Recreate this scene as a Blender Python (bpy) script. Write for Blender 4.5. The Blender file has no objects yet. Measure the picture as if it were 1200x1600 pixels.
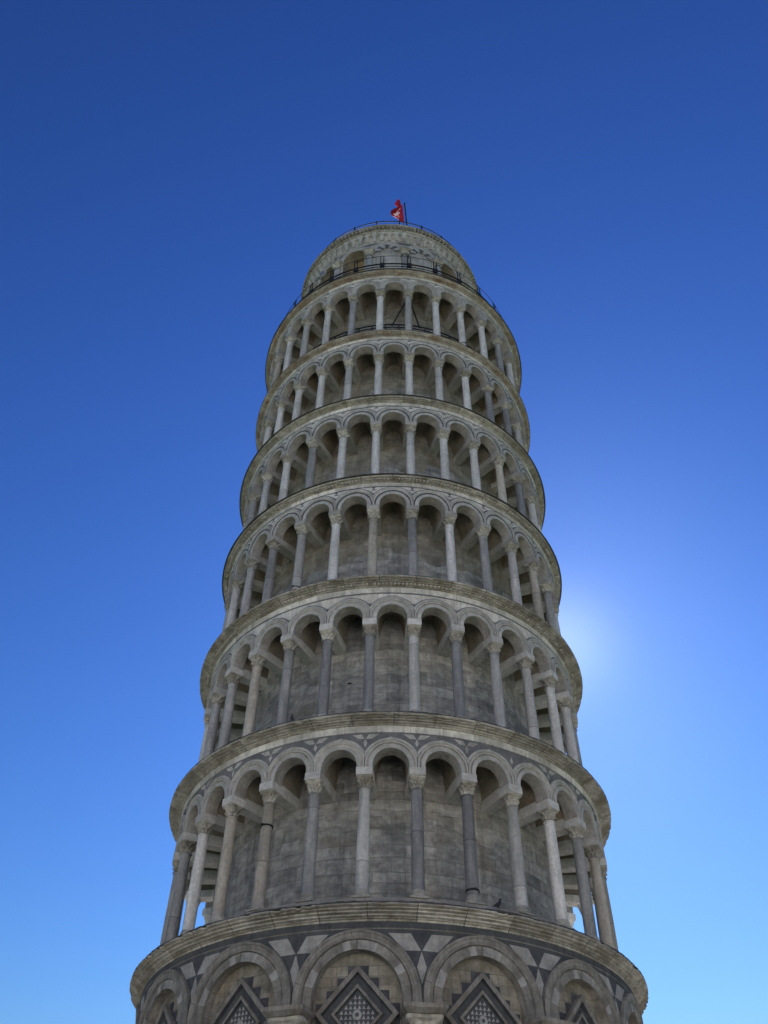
import bpy, math, random
from mathutils import Vector, Matrix

# ------------------------------------------------------------------ scene, camera, light
S = bpy.context.scene
COL = S.collection
R_ = math.radians

cam_d = bpy.data.cameras.new("camera")
cam = bpy.data.objects.new("camera", cam_d)
COL.objects.link(cam)
cam_d.sensor_fit = 'VERTICAL'
cam_d.sensor_height = 24.0
cam_d.lens = 1398.3 / 1600 * 24.0
cam_d.clip_start = 0.1
cam_d.clip_end = 5000
ROLL = R_(1.1306)
cam.matrix_world = (Matrix.Translation((0.43722, -31.8078, 1.6))
                    @ Matrix.Rotation(R_(90) + 0.758268, 4, 'X') @ Matrix.Rotation(-ROLL, 4, 'Z'))
S.camera = cam

SUN_EL, SUN_AZ = 34.2, 13.0            # azimuth from +y towards +x
w = bpy.data.worlds.new("World")
S.world = w
w.use_nodes = True
nt = w.node_tree
for n in list(nt.nodes):
    nt.nodes.remove(n)
sky = nt.nodes.new("ShaderNodeTexSky")
sky.sky_type = 'NISHITA'
sky.sun_disc = False
sky.sun_elevation = R_(SUN_EL)
sky.sun_rotation = R_(SUN_AZ)
sky.altitude = 0
sky.air_density = 2.0
sky.dust_density = 0.23
sky.ozone_density = 3.0
SKY_GAMMA, SKY_SAT, SKY_TINT = 1.75, 1.0, (0.0620, 0.0908, 0.170)   # phone-like contrast of the blue
gam = nt.nodes.new("ShaderNodeGamma")
gam.inputs['Gamma'].default_value = SKY_GAMMA
hsv = nt.nodes.new("ShaderNodeHueSaturation")
hsv.inputs['Saturation'].default_value = SKY_SAT
tin = nt.nodes.new("ShaderNodeMix")
tin.data_type = 'RGBA'
tin.blend_type = 'MULTIPLY'
tin.inputs[0].default_value = 1.0
tin.inputs[7].default_value = (*SKY_TINT, 1)
bg = nt.nodes.new("ShaderNodeBackground")
bg.inputs['Strength'].default_value = 0.0715
out = nt.nodes.new("ShaderNodeOutputWorld")
nt.links.new(sky.outputs[0], gam.inputs[0])
nt.links.new(gam.outputs[0], hsv.inputs['Color'])
nt.links.new(hsv.outputs[0], tin.inputs[6])
nt.links.new(tin.outputs[2], bg.inputs[0])
# forward-scattered aureole close round the sun's own direction
SUNV = (math.sin(R_(SUN_AZ)) * math.cos(R_(SUN_EL)), math.cos(R_(SUN_AZ)) * math.cos(R_(SUN_EL)), math.sin(R_(SUN_EL)))
wtc = nt.nodes.new("ShaderNodeTexCoord")
nrm = nt.nodes.new("ShaderNodeVectorMath"); nrm.operation = 'NORMALIZE'
dot = nt.nodes.new("ShaderNodeVectorMath"); dot.operation = 'DOT_PRODUCT'
dot.inputs[1].default_value = SUNV
cl = nt.nodes.new("ShaderNodeMath"); cl.operation = 'MAXIMUM'; cl.inputs[1].default_value = 0.0
pw = nt.nodes.new("ShaderNodeMath"); pw.operation = 'POWER'; pw.inputs[1].default_value = 650.0
st_ = nt.nodes.new("ShaderNodeMath"); st_.operation = 'MULTIPLY'; st_.inputs[1].default_value = 0.115
bg2 = nt.nodes.new("ShaderNodeBackground")
bg2.inputs[0].default_value = (0.92, 0.98, 1.0, 1)
nt.links.new(wtc.outputs['Generated'], nrm.inputs[0])
nt.links.new(nrm.outputs[0], dot.inputs[0])
nt.links.new(dot.outputs['Value'], cl.inputs[0])
nt.links.new(cl.outputs[0], pw.inputs[0])
nt.links.new(pw.outputs[0], st_.inputs[0])
nt.links.new(st_.outputs[0], bg2.inputs['Strength'])
ads = nt.nodes.new("ShaderNodeAddShader")
nt.links.new(bg.outputs[0], ads.inputs[0])
nt.links.new(bg2.outputs[0], ads.inputs[1])
nt.links.new(ads.outputs[0], out.inputs[0])

sl = bpy.data.lights.new("sun", 'SUN')
sl.energy = 5.0
sl.angle = R_(0.53)
sl.color = (1.0, 0.95, 0.87)
so = bpy.data.objects.new("sun", sl)
COL.objects.link(so)
sd = Vector((math.sin(R_(SUN_AZ)) * math.cos(R_(SUN_EL)), math.cos(R_(SUN_AZ)) * math.cos(R_(SUN_EL)), math.sin(R_(SUN_EL))))
so.rotation_euler = sd.to_track_quat('Z', 'Y').to_euler()
so.location = sd * 200

vs = S.view_settings
vs.view_transform = 'Standard'
vs.look = 'None'
vs.exposure = 1.1
vs.gamma = 1.0
vs.use_curve_mapping = False

rnd = random.Random(7)
RAISE = [0.41, 0.34, 0.26, 0.22, 0.2, 0.2, 0.1]      # gallery floors above the cornice lip

# ------------------------------------------------------------------ materials
def new_mat(name):
    m = bpy.data.materials.new(name)
    m.use_nodes = True
    t = m.node_tree
    return m, t, t.nodes["Principled BSDF"]

class NB:
    """small node-building helper"""
    def __init__(s, t):
        s.t = t
    def n(s, typ, **kw):
        nd = s.t.nodes.new(typ)
        for k, v in kw.items():
            setattr(nd, k, v)
        return nd
    def l(s, a, b):
        s.t.links.new(a, b)
    def noise(s, vec, scale, detail=5, rough=0.6):
        nd = s.n("ShaderNodeTexNoise")
        nd.inputs['Scale'].default_value = scale
        nd.inputs['Detail'].default_value = detail
        nd.inputs['Roughness'].default_value = rough
        s.l(vec, nd.inputs['Vector'])
        return nd.outputs[0]
    def scale(s, vec, sc):
        nd = s.n("ShaderNodeMapping")
        nd.inputs['Scale'].default_value = sc
        s.l(vec, nd.inputs['Vector'])
        return nd.outputs[0]
    def ramp(s, fac, a, b, lo=0.0, hi=1.0):
        nd = s.n("ShaderNodeMapRange")
        nd.inputs['From Min'].default_value = a
        nd.inputs['From Max'].default_value = b
        nd.inputs['To Min'].default_value = lo
        nd.inputs['To Max'].default_value = hi
        s.l(fac, nd.inputs['Value'])
        return nd.outputs[0]
    def mix(s, fac, a, b, mode='MIX'):
        nd = s.n("ShaderNodeMix", data_type='RGBA', blend_type=mode)
        for v, k in ((fac, 0), (a, 6), (b, 7)):
            if isinstance(v, bpy.types.NodeSocket):
                s.l(v, nd.inputs[k])
            elif k == 0:
                nd.inputs[k].default_value = v
            else:
                nd.inputs[k].default_value = (*v, 1)
        return nd.outputs[2]
    def math(s, op, a, b):
        nd = s.n("ShaderNodeMath", operation=op)
        for i, v in enumerate((a, b)):
            if isinstance(v, bpy.types.NodeSocket):
                s.l(v, nd.inputs[i])
            else:
                nd.inputs[i].default_value = v
        return nd.outputs[0]

def stone(name, c1, c2, stain=None, stain_at=(0.55, 0.75), stain_amt=0.6, lichen=None, lichen_at=(0.6, 0.7),
          block=None, block_var=0.35, mortar=0.012, mortar_col=None, joint=0.7, streak=(1, 1, 1), grain=9.0, big=0.5,
          bump=0.25, rough=0.85, per_object=False, drip=0.0, drum=0.0):
    """weathered stone: two tones, large stains, lichen, optional ashlar blocks (from the UV map, in metres)"""
    c1, c2 = ((c[0] * 1.012, c[1] * 0.994, c[2] * 1.014) for c in (c1, c2))      # light correction put into the colours: less green, against greenish sky and grass bounce
    m, t, b = new_mat(name)
    k = NB(t)
    tc = k.n("ShaderNodeTexCoord")
    vec = tc.outputs['Object']
    oi = k.n("ShaderNodeObjectInfo")
    if per_object:
        off = k.n("ShaderNodeVectorMath", operation='SCALE')
        cmb = k.n("ShaderNodeCombineXYZ")
        for i in range(3):
            k.l(oi.outputs['Random'], cmb.inputs[i])
        k.l(cmb.outputs[0], off.inputs[0])
        off.inputs['Scale'].default_value = 37.0
        ad = k.n("ShaderNodeVectorMath", operation='ADD')
        k.l(vec, ad.inputs[0])
        k.l(off.outputs[0], ad.inputs[1])
        vec = ad.outputs[0]
    sv = k.scale(vec, streak)
    n_mid = k.noise(sv, 2.2, 6, 0.62)
    n_big = k.noise(sv, big, 5, 0.6)
    n_fine = k.noise(vec, grain, 6, 0.7)
    col = k.mix(k.ramp(n_mid, 0.36, 0.64), c1, c2)
    hgt = n_fine
    if block:
        uv = tc.outputs['UV']
        wob = k.noise(uv, 1.1, 3, 0.5)
        sx = k.n("ShaderNodeSeparateXYZ")
        k.l(uv, sx.inputs[0])
        row = k.n("ShaderNodeTexNoise", noise_dimensions='1D')
        row.inputs['Scale'].default_value = 0.9
        row.inputs['Detail'].default_value = 2
        k.l(sx.outputs[1], row.inputs['W'])
        vy = k.math('ADD', sx.outputs[1], k.math('MULTIPLY', row.outputs[0], 0.55))
        cx_ = k.n("ShaderNodeCombineXYZ")
        k.l(sx.outputs[0], cx_.inputs[0])
        k.l(vy, cx_.inputs[1])
        uv = cx_.outputs[0]
        wv = k.n("ShaderNodeVectorMath", operation='MULTIPLY_ADD')
        k.l(wob, wv.inputs[0])
        wv.inputs[1].default_value = (0.05, 0.05, 0)
        k.l(uv, wv.inputs[2])
        def bricks(bw, bh, off):
            br = k.n("ShaderNodeTexBrick")
            br.offset = off
            br.inputs['Color1'].default_value = (0, 0, 0, 1)
            br.inputs['Color2'].default_value = (1, 1, 1, 1)
            br.inputs['Mortar'].default_value = (0.5, 0.5, 0.5, 1)
            br.inputs['Scale'].default_value = 1.0
            br.inputs['Mortar Size'].default_value = mortar
            br.inputs['Mortar Smooth'].default_value = 0.4
            br.inputs['Brick Width'].default_value = bw
            br.inputs['Row Height'].default_value = bh
            k.l(wv.outputs[0], br.inputs['Vector'])
            return br
        b1 = bricks(block[0], block[1], 0.43)
        b2 = bricks(block[0] * 2.7, block[1] * 2.0, 0.37)
        tone = k.math('ADD', k.math('MULTIPLY', b1.outputs[0], 0.65), k.math('MULTIPLY', b2.outputs[0], 0.35))
        toneR = k.ramp(tone, 0, 1, 1 - block_var, 1 + block_var)
        g = k.n("ShaderNodeCombineColor")
        for i in range(3):
            k.l(toneR, g.inputs[i])
        col = k.mix(1.0, col, g.outputs[0], 'MULTIPLY')
        # some blocks warmer than others
        warm = k.ramp(b2.outputs[0], 0.55, 0.95, 0, 0.22)
        col = k.mix(warm, col, tuple(c * f for c, f in zip(c2, (1.05, 0.94, 0.78))))
        if mortar_col:
            col = k.mix(k.math('MULTIPLY', k.math('MULTIPLY', b1.outputs[1], joint), k.ramp(n_mid, 0.3, 0.7, 0.3, 1.0)), col, mortar_col)
        hgt = k.math('SUBTRACT', n_fine, k.math('MULTIPLY', b1.outputs[1], 0.8))
    if stain:
        col = k.mix(k.ramp(n_big, stain_at[0], stain_at[1], 0, stain_amt), col, stain)
    if lichen:
        nl = k.noise(k.scale(vec, (1.7, 1.7, 1.7)), 1.3, 8, 0.72)
        col = k.mix(k.ramp(nl, lichen_at[0], lichen_at[1], 0, 0.75), col, lichen)
    if drip:
        nd = k.noise(k.scale(vec, (3.2, 3.2, 0.22)), 1.6, 6, 0.65)
        col = k.mix(k.ramp(nd, 0.50, 0.72, 0, drip), col, tuple(0.38 * c for c in c1))
        pale = k.noise(k.scale(vec, (2.1, 2.1, 0.9)), 1.1, 5, 0.6)
        col = k.mix(k.ramp(pale, 0.56, 0.74, 0, drip * 0.6), col, tuple(min(0.78, 1.3 * c) for c in c2))
    spk = k.ramp(n_fine, 0.3, 0.7, 0.80, 1.18)
    g2 = k.n("ShaderNodeCombineColor")
    for i in range(3):
        k.l(spk, g2.inputs[i])
    col = k.mix(1.0, col, g2.outputs[0], 'MULTIPLY')
    if drum:
        sz = k.n("ShaderNodeSeparateXYZ")
        k.l(tc.outputs['Object'], sz.inputs[0])
        lev = k.math('ADD', 0.5, k.math('MULTIPLY', oi.outputs['Random'], 6.5))
        up = k.math('GREATER_THAN', sz.outputs[2], lev)
        sgn = k.math('SUBTRACT', k.math('MULTIPLY', k.math('GREATER_THAN', k.math('FRACT', k.math('MULTIPLY', oi.outputs['Random'], 7.0), 0), 0.5), 2.0), 1.0)
        f = k.math('ADD', 1.0, k.math('MULTIPLY', k.math('MULTIPLY', up, sgn), drum))
        g4 = k.n("ShaderNodeCombineColor")
        for i in range(3):
            k.l(f, g4.inputs[i])
        col = k.mix(1.0, col, g4.outputs[0], 'MULTIPLY')
        jn = k.math('LESS_THAN', k.math('ABSOLUTE', k.math('SUBTRACT', sz.outputs[2], lev), 0), 0.012)
        col = k.mix(k.math('MULTIPLY', jn, 0.7), col, tuple(0.3 * c for c in c1))
    if per_object:
        rv = k.ramp(oi.outputs['Random'], 0, 1, 0.82, 1.16)
        g3 = k.n("ShaderNodeCombineColor")
        for i in range(3):
            k.l(rv, g3.inputs[i])
        col = k.mix(1.0, col, g3.outputs[0], 'MULTIPLY')
    k.l(col, b.inputs['Base Color'])
    b.inputs['Roughness'].default_value = rough
    b.inputs['Specular IOR Level'].default_value = 0.3
    bp = k.n("ShaderNodeBump")
    bp.inputs['Strength'].default_value = bump
    bp.inputs['Distance'].default_value = 0.03
    k.l(hgt, bp.inputs['Height'])
    k.l(bp.outputs[0], b.inputs['Normal'])
    return m

def plain(name, c, rough=0.6, metal=0.0, var=0.25):
    m, t, b = new_mat(name)
    k = NB(t)
    tc = k.n("ShaderNodeTexCoord")
    nz = k.noise(tc.outputs['Object'], 6.0, 5, 0.6)
    k.l(k.mix(k.ramp(nz, 0.35, 0.65), tuple(x * (1 - var) for x in c), tuple(x * (1 + var) for x in c)), b.inputs['Base Color'])
    b.inputs['Roughness'].default_value = rough
    b.inputs['Metallic'].default_value = metal
    return m

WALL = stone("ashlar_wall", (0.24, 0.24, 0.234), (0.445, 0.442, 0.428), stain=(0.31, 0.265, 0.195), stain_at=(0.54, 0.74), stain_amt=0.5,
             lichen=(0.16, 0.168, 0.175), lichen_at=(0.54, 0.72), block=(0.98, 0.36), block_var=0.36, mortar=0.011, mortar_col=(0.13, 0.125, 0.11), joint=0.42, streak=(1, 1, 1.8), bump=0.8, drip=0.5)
MARBLE = stone("grey_marble", (0.40, 0.40, 0.385), (0.60, 0.59, 0.56), stain=(0.36, 0.29, 0.19), stain_amt=0.5,
               lichen=(0.25, 0.25, 0.245), block=(0.62, 0.9), block_var=0.22, mortar_col=(0.22, 0.21, 0.19), drip=0.55)
GSTONE = stone("ground_marble", (0.185, 0.178, 0.163), (0.345, 0.335, 0.31), stain=(0.215, 0.17, 0.115), stain_at=(0.5, 0.7), stain_amt=0.65,  # ground storey stones, all in darker tones than the tiers above
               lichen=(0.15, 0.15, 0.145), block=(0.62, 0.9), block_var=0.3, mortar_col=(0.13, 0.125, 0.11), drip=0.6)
GPANEL = stone("ground_panel", (0.20, 0.185, 0.15), (0.36, 0.34, 0.295), stain=(0.22, 0.17, 0.11), stain_amt=0.6, block=(0.55, 0.3), block_var=0.3, mortar_col=(0.12, 0.115, 0.1), drip=0.5)
BAND = stone("pale_band", (0.50, 0.50, 0.485), (0.74, 0.735, 0.705), stain=(0.32, 0.305, 0.28), stain_at=(0.5, 0.7), stain_amt=0.6,
             block=(1.1, 2.0), block_var=0.34, mortar_col=(0.2, 0.19, 0.17), drip=0.55)
CORNICE = stone("weathered_cornice", (0.335, 0.325, 0.29), (0.56, 0.55, 0.515), stain=(0.18, 0.155, 0.105), stain_at=(0.46, 0.66), stain_amt=0.7,
                lichen=(0.10, 0.095, 0.075), lichen_at=(0.57, 0.70), block=(1.35, 5.0), block_var=0.32, mortar=0.02, joint=1.0, mortar_col=(0.07, 0.065, 0.055), drip=0.6, streak=(1, 1, 5), bump=0.6, big=0.9)
RUST = stone("rusty_cornice", (0.35, 0.33, 0.285), (0.52, 0.50, 0.455), stain=(0.28, 0.165, 0.09), stain_at=(0.46, 0.66), stain_amt=0.8,
             lichen=(0.12, 0.10, 0.06), block=(0.9, 5.0), block_var=0.3, mortar_col=(0.12, 0.11, 0.09), streak=(1, 1, 3), bump=0.6, big=1.6)
DARK = stone("dark_inlay", (0.085, 0.092, 0.108), (0.15, 0.155, 0.165), stain=(0.17, 0.17, 0.165), stain_amt=0.5, bump=0.15)
GDARK = stone("ground_dark_inlay", (0.058, 0.063, 0.075), (0.105, 0.11, 0.12), stain=(0.13, 0.13, 0.125), stain_amt=0.5, bump=0.3, drip=0.3)
GWHITE = stone("ground_white_inlay", (0.28, 0.278, 0.27), (0.45, 0.447, 0.435), stain=(0.24, 0.22, 0.19), stain_amt=0.6, bump=0.3, drip=0.4)
DARK2 = stone("grey_inlay", (0.13, 0.136, 0.15), (0.21, 0.215, 0.225), stain=(0.28, 0.275, 0.265), stain_amt=0.6, bump=0.15)
WHITE = stone("white_inlay", (0.52, 0.52, 0.50), (0.74, 0.73, 0.70), stain=(0.40, 0.36, 0.29), stain_amt=0.5, bump=0.15)
WHITE2 = stone("worn_white_inlay", (0.36, 0.36, 0.35), (0.66, 0.655, 0.63), stain=(0.26, 0.25, 0.235), stain_at=(0.42, 0.66), stain_amt=0.7, bump=0.2, big=1.2)
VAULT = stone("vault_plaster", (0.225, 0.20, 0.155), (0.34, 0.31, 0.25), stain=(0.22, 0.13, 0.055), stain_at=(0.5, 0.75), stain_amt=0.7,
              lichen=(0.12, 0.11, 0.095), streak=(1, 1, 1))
LUNETTE = stone("stained_shaded_wall", (0.19, 0.18, 0.155), (0.34, 0.328, 0.29), stain=(0.23, 0.155, 0.075), stain_at=(0.52, 0.75), stain_amt=0.6,  # upper gallery wall: brown stain plus the vault's shade put into the colour
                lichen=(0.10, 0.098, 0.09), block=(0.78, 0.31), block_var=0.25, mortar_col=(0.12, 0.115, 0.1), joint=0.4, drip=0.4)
SOFFIT = stone("shaded_soffit_stone", (0.31, 0.30, 0.275), (0.46, 0.447, 0.415), stain=(0.26, 0.20, 0.13), stain_amt=0.6, lichen=(0.17, 0.165, 0.15), drip=0.4)  # brownish arch undersides, their shade put into the darker colour
BEAM = stone("lintel_stone", (0.30, 0.292, 0.27), (0.46, 0.452, 0.42), stain=(0.30, 0.24, 0.16), stain_amt=0.5, per_object=True)
WSTONE = stone("white_lintel", (0.50, 0.495, 0.47), (0.66, 0.655, 0.63), stain=(0.34, 0.30, 0.24), stain_amt=0.45, per_object=True)
C_LIGHT = stone("light_shaft", (0.52, 0.52, 0.51), (0.71, 0.707, 0.69), stain=(0.30, 0.30, 0.30), stain_at=(0.48, 0.7), stain_amt=0.7, streak=(2.5, 2.5, 0.5), per_object=True, bump=0.3, drum=0.16)
C_WARM = stone("warm_shaft", (0.40, 0.37, 0.315), (0.56, 0.53, 0.47), stain=(0.28, 0.255, 0.21), stain_at=(0.48, 0.7), stain_amt=0.7, streak=(2.5, 2.5, 0.5), per_object=True, bump=0.3, drum=0.16)
C_GREY = stone("grey_shaft", (0.30, 0.305, 0.31), (0.47, 0.47, 0.465), stain=(0.20, 0.21, 0.225), stain_at=(0.45, 0.7), stain_amt=0.8, streak=(2.5, 2.5, 0.5), per_object=True, bump=0.3, drum=0.16)
C_DARK = stone("dark_shaft", (0.19, 0.194, 0.206), (0.295, 0.30, 0.31), stain=(0.30, 0.30, 0.30), stain_at=(0.55, 0.8), stain_amt=0.5, streak=(2.5, 2.5, 0.4), per_object=True, bump=0.3, drum=0.16)
CAPITAL = stone("capital_stone", (0.37, 0.355, 0.315), (0.60, 0.585, 0.535), stain=(0.19, 0.17, 0.135), stain_at=(0.48, 0.68), stain_amt=0.7,
                lichen=(0.16, 0.15, 0.13), per_object=True, bump=0.5, big=2.0)
OCHRE = stone("ochre_wall", (0.36, 0.27, 0.14), (0.48, 0.40, 0.25), block=(0.7, 0.3), block_var=0.2, mortar_col=(0.2, 0.16, 0.1))
LEAD = stone("ledge_lead", (0.22, 0.215, 0.205), (0.33, 0.325, 0.31), stain=(0.36, 0.335, 0.295), stain_amt=0.5, bump=0.2)
FLASH = plain("dark_flashing", (0.06, 0.06, 0.062), 0.8)
IRON = plain("black_iron", (0.014, 0.015, 0.019), 0.85)
STEEL = plain("galvanised_steel", (0.35, 0.37, 0.38), 0.4, 0.6)
COPPER = plain("green_collar", (0.20, 0.28, 0.245), 0.7)

# ------------------------------------------------------------------ mesh builder
class MB:
    def __init__(s):
        s.v, s.f, s.m, s.uv = [], [], [], []
    def vert(s, p):
        s.v.append(tuple(p))
        return len(s.v) - 1
    def face(s, idx, mat=0, uv=None):
        s.f.append(tuple(idx))
        s.m.append(mat)
        s.uv.append(uv or [(0, 0)] * len(idx))
    def poly(s, pts, mat=0, uv=None):
        s.face([s.vert(p) for p in pts], mat, uv)
    def box(s, x0, x1, y0, y1, z0, z1, mat=0):
        P = [(x, y, z) for z in (z0, z1) for y in (y0, y1) for x in (x0, x1)]
        b = len(s.v)
        s.v += P
        for q in ((0, 2, 3, 1), (4, 5, 7, 6), (0, 1, 5, 4), (2, 6, 7, 3), (0, 4, 6, 2), (1, 3, 7, 5)):
            s.face([b + i for i in q], mat, [(P[i][0] + P[i][1], P[i][2]) for i in q])
    def hexa(s, P, mat=0):
        b = len(s.v)
        s.v += [tuple(p) for p in P]
        for q in ((0, 2, 3, 1), (4, 5, 7, 6), (0, 1, 5, 4), (2, 6, 7, 3), (0, 4, 6, 2), (1, 3, 7, 5)):
            s.face([b + i for i in q], mat)
    def lathe(s, prof, n=32, a0=0.0, a1=360.0, mats=None, jit=None, uref=None, rmod=None, cx=0, cy=0):
        """prof: list of (r, z); mats: one index per profile segment"""
        full = abs(a1 - a0 - 360) < 1e-6
        cols = n + 1
        b = len(s.v)
        vv = [0.0]
        for i in range(1, len(prof)):
            vv.append(vv[-1] + math.hypot(prof[i][0] - prof[i - 1][0], prof[i][1] - prof[i - 1][1]))
        ur = uref or max(p[0] for p in prof)
        for j in range(cols):
            a = R_(a0 + (a1 - a0) * j / n)
            ja = j % n if full else j
            for i, (r, z) in enumerate(prof):
                dr, dz = jit(ja, i) if jit else (0, 0)
                rr = r + dr
                if rmod:
                    rr = rmod(a, i, rr)
                s.v.append((cx + rr * math.cos(a), cy + rr * math.sin(a), z + dz))
        N = len(prof)
        for j in range(n):
            u0, u1 = (R_(a0 + (a1 - a0) * x / n) * ur for x in (j, j + 1))
            for i in range(N - 1):
                s.face([b + j * N + i, b + (j + 1) * N + i, b + (j + 1) * N + i + 1, b + j * N + i + 1],
                       mats[i] if mats else 0, [(u0, vv[i]), (u1, vv[i]), (u1, vv[i + 1]), (u0, vv[i + 1])])
    def tube(s, p, q, r, n=8, mat=0):
        p, q = Vector(p), Vector(q)
        d = (q - p).normalized()
        x = d.orthogonal().normalized()
        y = d.cross(x)
        A = [s.vert(p + r * (x * math.cos(2 * math.pi * k / n) + y * math.sin(2 * math.pi * k / n))) for k in range(n)]
        B = [s.vert(q + r * (x * math.cos(2 * math.pi * k / n) + y * math.sin(2 * math.pi * k / n))) for k in range(n)]
        for k in range(n):
            s.face([A[k], A[(k + 1) % n], B[(k + 1) % n], B[k]], mat)
        s.face(A[::-1], mat)
        s.face(B, mat)
    def ring(s, R, z, r, n=180, m=6, mat=0, wob=0.0):
        b = len(s.v)
        for j in range(n):
            a = 2 * math.pi * j / n
            dz = wob * math.sin(a * 7 + 1.3) + wob * math.sin(a * 23)
            for i in range(m):
                t = 2 * math.pi * i / m
                rr = R + r * math.cos(t)
                s.v.append((rr * math.cos(a), rr * math.sin(a), z + dz + r * math.sin(t)))
        for j in range(n):
            for i in range(m):
                s.face([b + j * m + i, b + ((j + 1) % n) * m + i, b + ((j + 1) % n) * m + (i + 1) % m, b + j * m + (i + 1) % m], mat)
    def mesh(s, name, mats, smooth=30, merge=False):
        me = bpy.data.meshes.new(name)
        me.from_pydata(s.v, [], s.f)
        for mt in mats:
            me.materials.append(mt)
        me.polygons.foreach_set('material_index', s.m)
        ul = me.uv_layers.new(name="uv")
        flat = [c for u in s.uv for p in u for c in p]
        ul.data.foreach_set('uv', flat)
        if smooth:
            me.shade_smooth()
            me.set_sharp_from_angle(angle=R_(smooth))
        me.update()
        return me

def link(name, me, parent=None, loc=(0, 0, 0), rotz=0.0, label=None):
    o = bpy.data.objects.new(name, me)
    COL.objects.link(o)
    o.location = loc
    o.rotation_euler = (0, 0, rotz)
    if parent:
        o.parent = parent
    if label:
        o['label'] = label
    return o

def tag(o, label, cat=None, kind=None, group=None):
    o['label'] = label
    if cat:
        o['category'] = cat
    if kind:
        o['kind'] = kind
    if group:
        o['group'] = group
    return o

# ------------------------------------------------------------------ tower dimensions (metres)
Z = [9.907, 15.839, 21.721, 27.343, 32.841, 38.464, 44.368, 53.10]      # top of each cornice
RC = [8.282, 8.136, 7.968, 7.869, 7.770, 7.643, 7.714, 6.00]            # outer radius of each cornice
RF = [RC[i + 1] - (0.52 if i < 2 else 0.42) for i in range(6)]                                # face of each loggia's arcade
PHASE = 0.9
LX, LY = 0.0258087, 0.0475834
RG = 7.85                                                                # ground storey face

root = bpy.data.objects.new("leaning_tower", None)
COL.objects.link(root)
root.rotation_euler = (-LY, LX, 0)
tag(root, "leaning round grey marble bell tower with six tiers of columned arches", "tower")

def cyl(s, z, R, ac, Rref):
    a = ac + s / Rref
    return (R * math.cos(a), R * math.sin(a), z)

def arch_pts(a, zs, zc, n=20, b=None):
    """opening outline from the left foot up over the arch to the right foot"""
    b = b or a
    P = [(-a, zs)] if zc > zs + 1e-4 else []
    for i in range(n + 1):
        t = math.pi - math.pi * i / n
        P.append((a * math.cos(t), zc + b * math.sin(t)))
    if zc > zs + 1e-4:
        P.append((a, zs))
    return P

def arch_bay(mb, ac, wdt, P, zb, zt, Rf, Rb, mf=0, ms=0):
    """front face of one bay around the opening P (piers down to zb) and the soffit back to Rb"""
    h = wdt / 2
    c = lambda s, z, R: cyl(s, z, R, ac, Rf)
    for side in (-1, 1):
        a = abs(P[0][0])
        q = [(-h, zb), (-a, zb), (-a, zt), (-h, zt)]
        if side > 0:
            q = [(a, zb), (h, zb), (h, zt), (a, zt)]
        plate(mb, ac, q, Rf, Rf, mf)
    for p, q in zip(P[:-1], P[1:]):
        if abs(p[0] - q[0]) > 1e-6:
            f = [p, q, (q[0], zt), (p[0], zt)]
            mb.poly([c(s, z, Rf) for s, z in f], mf, [(s + ac * Rf, z) for s, z in f])
    ln = 0
    for p, q in zip(P[:-1], P[1:]):
        d = math.hypot(p[0] - q[0], p[1] - q[1])
        mb.poly([c(*p, Rf), c(*q, Rf), c(*q, Rb), c(*p, Rb)], ms, [(ln, Rf), (ln + d, Rf), (ln + d, Rb), (ln, Rb)])
        ln += d

def archivolt_mesh(name, prof, zs, zc, Rf, mats, n=28, mat_of=None, lim=99):
    """moulded band swept round an arch; prof: (radius, distance proud of the face)"""
    mb = MB()
    path = [('L', zs)] if zc > zs + 1e-3 else []
    path += [('A', math.pi - math.pi * i / n) for i in range(n + 1)]
    if zc > zs + 1e-3:
        path.append(('R', zs))
    rows, us = [], []
    u = 0
    for kind, t in path:
        row = []
        for r, d in prof:
            if kind == 'A':
                s, z = r * math.cos(t), zc + r * math.sin(t)
            else:
                s, z = (-r if kind == 'L' else r), t
            s = max(-lim, min(lim, s))
            row.append(mb.vert(cyl(s, z, Rf + d, 0, Rf)))
        rows.append(row)
        us.append(u)
        u += 0.08
    for j in range(len(rows) - 1):
        for i in range(len(prof) - 1):
            mt = mat_of(j, i) if mat_of else 0
            mb.face([rows[j][i], rows[j + 1][i], rows[j + 1][i + 1], rows[j][i + 1]], mt,
                    [(us[j], prof[i][0]), (us[j + 1], prof[i][0]), (us[j + 1], prof[i + 1][0]), (us[j], prof[i + 1][0])])
    return mb.mesh(name, mats)

def spandrel(mb, ac, hw, ro, zc, z0, z1, R, Rref, ins, mat, n=14):
    """curved triangle between two neighbouring arches, on the face"""
    prev = None
    zb = max(z0, zc)
    for i in range(n + 1):
        z = zb + (z1 - zb) * i / n
        dz = z - zc
        h = hw - math.sqrt(max(0, (ro + ins) ** 2 - dz ** 2)) if dz < ro + ins else hw
        if h < 0.004:
            prev = None
            continue
        if prev:
            ph, pz = prev
            plate(mb, ac, [(-ph, pz), (ph, pz), (h, z), (-h, z)], R, Rref, mat)
        prev = (h, z)

def clip(P, c, keep_less):
    out = []
    for (s0, z0), (s1, z1) in zip(P, P[1:] + P[:1]):
        i0, i1 = (s0 <= c) == keep_less or s0 == c, (s1 <= c) == keep_less or s1 == c
        if i0:
            out.append((s0, z0))
        if i0 != i1:
            t = (c - s0) / (s1 - s0)
            out.append((c, z0 + (z1 - z0) * t))
    return out

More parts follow.
